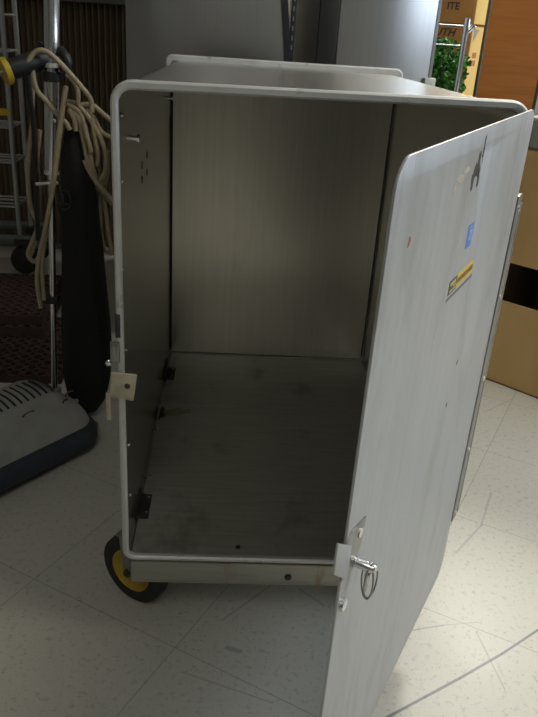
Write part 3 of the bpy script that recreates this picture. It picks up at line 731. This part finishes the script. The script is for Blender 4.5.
# power cord: one long tan cord looped over the hooks
cords = [
 [(-0.2699, 0.6650, 0.8331), (-0.2549, 0.6650, 0.8506), (-0.2351, 0.6650, 0.8537), (-0.2124, 0.6650, 0.8384), (-0.1842, 0.6650, 0.8101), (-0.1614, 0.6650, 0.7848), (-0.1481, 0.6650, 0.7663), (-0.1470, 0.6650, 0.7429)],
 [(-0.2597, 0.6720, 0.8352), (-0.2636, 0.6720, 0.8087), (-0.2578, 0.6720, 0.7785), (-0.2391, 0.6720, 0.7564), (-0.2183, 0.6720, 0.7320), (-0.2027, 0.6720, 0.7170), (-0.1952, 0.6720, 0.7034)],
 [(-0.1962, 0.6600, 0.7908), (-0.2043, 0.6600, 0.7537), (-0.2155, 0.6600, 0.6998), (-0.2277, 0.6600, 0.6318), (-0.2405, 0.6600, 0.5612), (-0.2579, 0.6600, 0.4899), (-0.2754, 0.6600, 0.4253), (-0.2837, 0.6600, 0.3685), (-0.2791, 0.6600, 0.3059)],
 [(-0.2051, 0.6640, 0.7533), (-0.2173, 0.6640, 0.6830), (-0.2327, 0.6640, 0.5992), (-0.2477, 0.6640, 0.5294), (-0.2634, 0.6640, 0.4546), (-0.2717, 0.6640, 0.3962), (-0.2721, 0.6640, 0.3243)],
 [(-0.2014, 0.6900, 0.8113), (-0.1841, 0.6900, 0.7931), (-0.1789, 0.6900, 0.7739), (-0.1799, 0.6900, 0.7541)],
 [(-0.2878, 0.7600, 0.7817), (-0.2931, 0.7600, 0.7385), (-0.2961, 0.7600, 0.6966), (-0.3067, 0.7600, 0.6425), (-0.3139, 0.7600, 0.5759), (-0.3119, 0.7600, 0.5121), (-0.2987, 0.7600, 0.4753), (-0.3129, 0.7600, 0.4364), (-0.3271, 0.7600, 0.4017), (-0.3145, 0.7600, 0.3827), (-0.3044, 0.7600, 0.3931)],
 [(-0.2808, 0.7650, 0.6862), (-0.2919, 0.7650, 0.6206), (-0.2922, 0.7650, 0.5534), (-0.2993, 0.7650, 0.4835), (-0.3128, 0.7650, 0.4229), (-0.3242, 0.7650, 0.3955)],
 [(-0.2065, 0.7000, 0.7576), (-0.1861, 0.7000, 0.7528), (-0.1661, 0.7000, 0.7339), (-0.1484, 0.7000, 0.7065), (-0.1346, 0.7000, 0.6783), (-0.1272, 0.7000, 0.6452), (-0.1326, 0.7000, 0.6106), (-0.1464, 0.7000, 0.5882)],
 [(-0.2027, 0.6900, 0.7508), (-0.1825, 0.6900, 0.7421), (-0.1693, 0.6900, 0.7147), (-0.1646, 0.6900, 0.6781), (-0.1576, 0.6900, 0.6409), (-0.1486, 0.6900, 0.5987)],
 [(-0.2001, 0.6850, 0.7416), (-0.1802, 0.6850, 0.7267), (-0.1716, 0.6850, 0.6867), (-0.1650, 0.6850, 0.6456), (-0.1557, 0.6850, 0.6122), (-0.1458, 0.6850, 0.5912)],
 [(-0.1788, 0.7050, 0.7507), (-0.1538, 0.7050, 0.7522), (-0.1335, 0.7050, 0.7373), (-0.1129, 0.7050, 0.7222), (-0.0921, 0.7050, 0.7132)],
 [(-0.1717, 0.7100, 0.7466), (-0.1516, 0.7100, 0.7255), (-0.1377, 0.7100, 0.6996), (-0.1189, 0.7100, 0.6882), (-0.0956, 0.7100, 0.6812)],
 [(-0.1970, 0.6800, 0.7403), (-0.1875, 0.6800, 0.7249), (-0.1846, 0.6800, 0.7009)],
 [(-0.1692, 0.6800, 0.7199), (-0.1603, 0.6800, 0.6839), (-0.1551, 0.6800, 0.6595)],
 [(-0.1539, 0.7000, 0.7265), (-0.1493, 0.7000, 0.6817), (-0.1441, 0.7000, 0.6505), (-0.1471, 0.7000, 0.6270)],
 [(-0.1715, 0.6850, 0.6410), (-0.1619, 0.6850, 0.6183), (-0.1457, 0.6850, 0.5934), (-0.1270, 0.6850, 0.5727), (-0.1016, 0.6850, 0.5476)],
 [(-0.1632, 0.7200, 0.5832), (-0.1418, 0.7200, 0.5666), (-0.1247, 0.7200, 0.5451), (-0.1028, 0.7200, 0.5281)],
 [(-0.1290, 0.7400, 0.6556), (-0.1355, 0.7400, 0.5896), (-0.1478, 0.7400, 0.5530), (-0.1522, 0.7400, 0.4929), (-0.1472, 0.7400, 0.4386), (-0.1315, 0.7400, 0.4226)],
 [(-0.1544, 0.7350, 0.6550), (-0.1498, 0.7350, 0.6009), (-0.1405, 0.7350, 0.5454), (-0.1337, 0.7350, 0.4764), (-0.1262, 0.7350, 0.4171)],
]
bm = bmesh.new()
for c_ in cords: tube(bm, c_, .0053, n=8, sub=4)
obj('power_cord', bm, M['cord'], vac, smooth=80)
bm = bmesh.new(); tube(bm, [(-0.2951, 0.7500, 0.8178), (-0.2945, 0.7500, 0.7700), (-0.2900, 0.7500, 0.6877), (-0.2918, 0.7500, 0.6012), (-0.2944, 0.7500, 0.5337), (-0.2987, 0.7500, 0.4400)], .006, n=8); obj('dark_hose', bm, M['black'], vac)

# ------------------------------------------------------------------ right: wire cart with greenery, cartons, wooden board
YC = 1.42
rk = thing('wire_cart', 'chrome wire cart holding green artificial foliage, right of the bright steel cabinet', 'cart', (.72, YC + .12, 0))
xp = (0.8208, 1.4200, 0.8665)[0]; zt = (0.8164, 1.4200, 0.9596)[2]; zm = (0.7804, 1.4200, 0.9056)[2]
bm = bmesh.new(); tube(bm, [(xp, YC, .06), (xp, YC, zt - .05), (xp + .004, YC, zt - .02), (xp + .016, YC, zt - .004), (xp + .024, YC, zt)], .009, n=14, sub=6); obj('post', bm, M['chrome'], rk)
obj('post', T([(xp, YC + .24, .06), (xp, YC + .24, zm)], .008), M['chrome'], rk)
for y in (YC, YC + .24): obj('post', T([(xp - .125, y, .06), (xp - .125, y, zm)], .006), M['chrome'], rk)
for z in (zt, zm, .74, .4, .12):
    bm = bmesh.new()
    for y in ((YC,) if z == zt else (YC, YC + .24)): tube(bm, [(xp - .125, y, z), (xp + (.03 if z == zt else 0), y, z)], .0017, n=8)
    for x in (xp - .125, xp): tube(bm, [(x, YC, z), (x, YC + .24, z)], .0035, n=8)
    if z in (.74, .4, .12):
        for k in range(1, 6): tube(bm, [(xp - .13 + k * .022, YC, z), (xp - .13 + k * .022, YC + .24, z)], .0025, n=6)
    obj('wire_tier', bm, M['wire'], rk)
for x in (xp, xp - .125):
    for y in (YC, YC + .24):
        bm = bmesh.new(); lathe(bm, [(-.01, .008), (-.01, .029), (.01, .029), (.01, .008)], (x, y, .03), (0, 1, 0), 20); w_ = obj('caster', bm, M['rubber'], rk)
gl = thing('artificial_foliage', 'bunch of green artificial foliage inside the chrome wire cart', 'plant', (.74, YC + .12, .74))
bm = bmesh.new(); GX0, GX1, GZ0, GZ1 = xp - .115, xp + .035, .745, (0.8001, 1.5000, 0.9159)[2]
for k in range(1500):
    p = Vector((random.uniform(GX0, GX1), random.uniform(YC + .012, YC + .22), random.uniform(GZ0, GZ1)))
    if p.x > xp - .012 and p.z > zm - .03: continue
    if p.z > zm + .015 and p.x > xp - .05: continue
    d = Vector((random.uniform(-1, 1), random.uniform(-1, .3), random.uniform(-.4, 1))).normalized(); s = d.cross(Vector((random.uniform(-1, 1), random.uniform(-1, 1), random.uniform(-1, 1)))).normalized()
    l = random.uniform(.012, .026); wd = l * .42; n_ = d.cross(s) * .003
    vs = [bm.verts.new(q) for q in (p, p + d * l * .45 + s * wd - n_, p + d * l, p + d * l * .45 - s * wd - n_)]
    mid = bm.verts.new(p + d * l * .5 + n_)
    for i in range(4): bm.faces.new((vs[i], vs[(i + 1) % 4], mid))
obj('leaves', bm, M['leaf'], gl, smooth=0)
bm = bmesh.new()
for k in range(14):
    x = random.uniform(GX0 + .01, xp - .02); y = random.uniform(YC + .02, YC + .2)
    tube(bm, [(x, y, .745), (x + random.uniform(-.02, .02), y, .82), (x + random.uniform(-.03, .02), y, .89)], .002, n=5, sub=3)
obj('stems', bm, M['stem'], gl)

# two printed cartons, stacked, behind the cart (corner towards the camera)
K = Vector((0.9669, 1.8500, 0.9211)); K.z = 0
ka = Vector((-.94, .34, 0)).normalized(); kb = Vector((.62, .78, 0)).normalized()
zseam = (0.9494, 1.8500, 0.9683)[2]
def carton(z0, z1, label, wa=.42, wb=.34, cover=1):
    t = thing('carton', label, 'box', K + ka * wa / 2 + kb * wb / 2 + Vector((0, 0, z0)), 'printed cartons behind the cart')
    X = (ka, kb, Vector((0, 0, 1)))
    obj('body', B((0, 0, z0 + .001), (wa, wb, z1), X=X, o=K), M['cardshaded'], t, bevel=.003, smooth=0)
    obj('side_panel', B((-.0015, .004, z0 + .004), (.001, wb - .004, z1 - .004), X=X, o=K), M['cardlit'], t, smooth=0, label='yellow side of the carton, light put into its colour')
    return t
k1 = carton(.36, zseam, 'printed yellow carton with its front painted brown for shade, lower of the two behind the green foliage')
k2 = carton(zseam + .001, zseam + .40, 'printed yellow carton with its front painted brown for shade, upper of the two behind the green foliage')
ZC = (0.8972, 1.8700, 0.9294)[2]
obj('carton_print', text_bm('UTH', .036, lambda x, y, z: K + ka * (.131 - x) + kb * (-.0008 - z) + Vector((0, 0, ZC + y)), shear=.3), M['ink'], k1, smooth=0)
ZC2 = (0.8826, 1.8700, 1.0150)[2]
obj('carton_print', text_bm('ITE', .032, lambda x, y, z: K + ka * (.098 - x) + kb * (-.0008 - z) + Vector((0, 0, ZC2 + y))), M['ink'], k2, smooth=0)
obj('top_print', B((.055, -.0012, zseam + .115), (.18, .001, zseam + .20), X=(ka, kb, Vector((0, 0, 1))), o=K), M['ink'], k2, smooth=0)
def kside(b, z): return K + kb * b - ka * .0022 + Vector((0, 0, z))
z0 = (0.9956, 1.9000, 0.9152)[2]; z1 = (0.9884, 1.9000, 0.9542)[2]
bm = bmesh.new(); p = [kside(.015, z1), kside(.060, z1 + .002), kside(.020, z0)]; quadmesh(bm, [p, [q + ka * .001 for q in p]]); obj('arrow_mark', bm, M['inkgrey'], k1, smooth=0)
bm = bmesh.new(); zr = (1.0176, 1.9000, 0.8361)[2]
for r_ in range(2):
    for c_ in range(2):
        for s0, s1, t0, t1 in ((0, .004, 0, .018), (.010, .014, 0, .018), (0, .014, 0, .004), (0, .014, .007, .011), (0, .014, .014, .018)):
            q = [kside(.036 + c_ * .02 + s0, zr + r_ * .026 + t0), kside(.036 + c_ * .02 + s1, zr + r_ * .026 + t0), kside(.036 + c_ * .02 + s1, zr + r_ * .026 + t1), kside(.036 + c_ * .02 + s0, zr + r_ * .026 + t1)]
            quadmesh(bm, [q, [v + ka * .001 for v in q]])
obj('red_print', bm, M['inkred'], k1, smooth=0)
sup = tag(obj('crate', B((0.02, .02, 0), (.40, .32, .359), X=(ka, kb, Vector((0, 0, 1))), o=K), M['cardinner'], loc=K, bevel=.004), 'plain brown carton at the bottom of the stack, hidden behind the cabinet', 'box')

# wooden board standing on edge
xl = (0.9013, 1.4700, 0.8975)[0]; xr2 = (1.0880, 1.4700, 0.7929)[0]
bd = thing('wooden_board', 'tall orange-brown wooden board standing upright behind the cardboard carton', 'board', ((xl + xr2) / 2, 1.48, 0))
obj('panel', B((xl, 1.47, 0), (xr2, 1.492, 1.45)), M['wood'], bd, bevel=.001, smooth=0)
obj('edge_strip', B((xl - .004, 1.4685, 0), (xl, 1.4935, 1.45)), M['hinge'], bd, smooth=0)
obj('edge_strip', B((xr2, 1.4685, 0), (xr2 + .008, 1.4935, 1.45)), M['black'], bd, smooth=0)

# cardboard carton with a wide dark opening
CO = Vector((.943, .999, 0)); ca = Vector((.7104, -.7038, 0)); cb_ = Vector((.7038, .7104, 0)); CX = (ca, cb_, Vector((0, 0, 1)))
ct = thing('cardboard_carton', 'large plain cardboard carton with a wide dark opening, on the floor right of the door', 'box', CO + ca * .2 + cb_ * .2)
u0, u1, dp_ = -.055, .46, .36
obj('front_panel', B((u0, 0, .001), (u1, .005, .253), X=CX, o=CO), M['cardboard'], ct, bevel=.001, smooth=0)
obj('upper_panel', B((u0, 0, .365), (u1, .005, .676), X=CX, o=CO), M['cardboard'], ct, bevel=.001, smooth=0)
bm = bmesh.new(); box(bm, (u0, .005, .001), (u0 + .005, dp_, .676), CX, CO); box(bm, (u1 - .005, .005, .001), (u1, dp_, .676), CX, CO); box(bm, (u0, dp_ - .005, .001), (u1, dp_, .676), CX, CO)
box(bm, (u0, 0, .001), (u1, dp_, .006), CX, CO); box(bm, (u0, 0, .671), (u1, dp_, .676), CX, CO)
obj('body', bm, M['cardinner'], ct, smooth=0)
# plastic tote lid on the carton
tt = thing('plastic_tote', 'grey-green plastic tote with pale rim standing on the cardboard carton', 'tote', CO + ca * .2 + cb_ * .15 + Vector((0, 0, .676)))
bm = bmesh.new()
pr = lambda k, z: [CO + ca * x + cb_ * y + Vector((0, 0, z)) for x, y in rrect(u0 + .005 + k, u1 - .01 - k, .002 + k, .30 - k, .02)]
quadmesh(bm, [pr(.006, .6765), pr(.0, .745)]); obj('tub', bm, M['bin'], tt)
bm = bmesh.new(); quadmesh(bm, [pr(-.003, .745), pr(-.003, .753)]); obj('rim', bm, M['white'], tt, bevel=.002)

# ------------------------------------------------------------------ camera and colour management
cam = bpy.data.cameras.new('camera'); cam.sensor_fit = 'VERTICAL'; cam.sensor_height = 36; cam.lens = 36.4644; cam.clip_start = .01
co = bpy.data.objects.new('camera', cam); COL.objects.link(co); scene.camera = co
rt = Vector((0.99734114, -0.03800388, 0.06218004)); upv = Vector((-0.04040429, 0.421726, 0.90582265)); fw = Vector((0.06064771, 0.90592654, -0.41906917))
m3 = Matrix((rt, upv, -fw)).transposed()
co.matrix_world = Matrix.Translation((0.14699879, -0.92114032, 0.93285165)) @ m3.to_4x4()
scene.view_settings.view_transform = 'Standard'; scene.view_settings.look = 'None'
scene.view_settings.exposure = -0.05; scene.view_settings.gamma = 1; scene.view_settings.use_curve_mapping = False
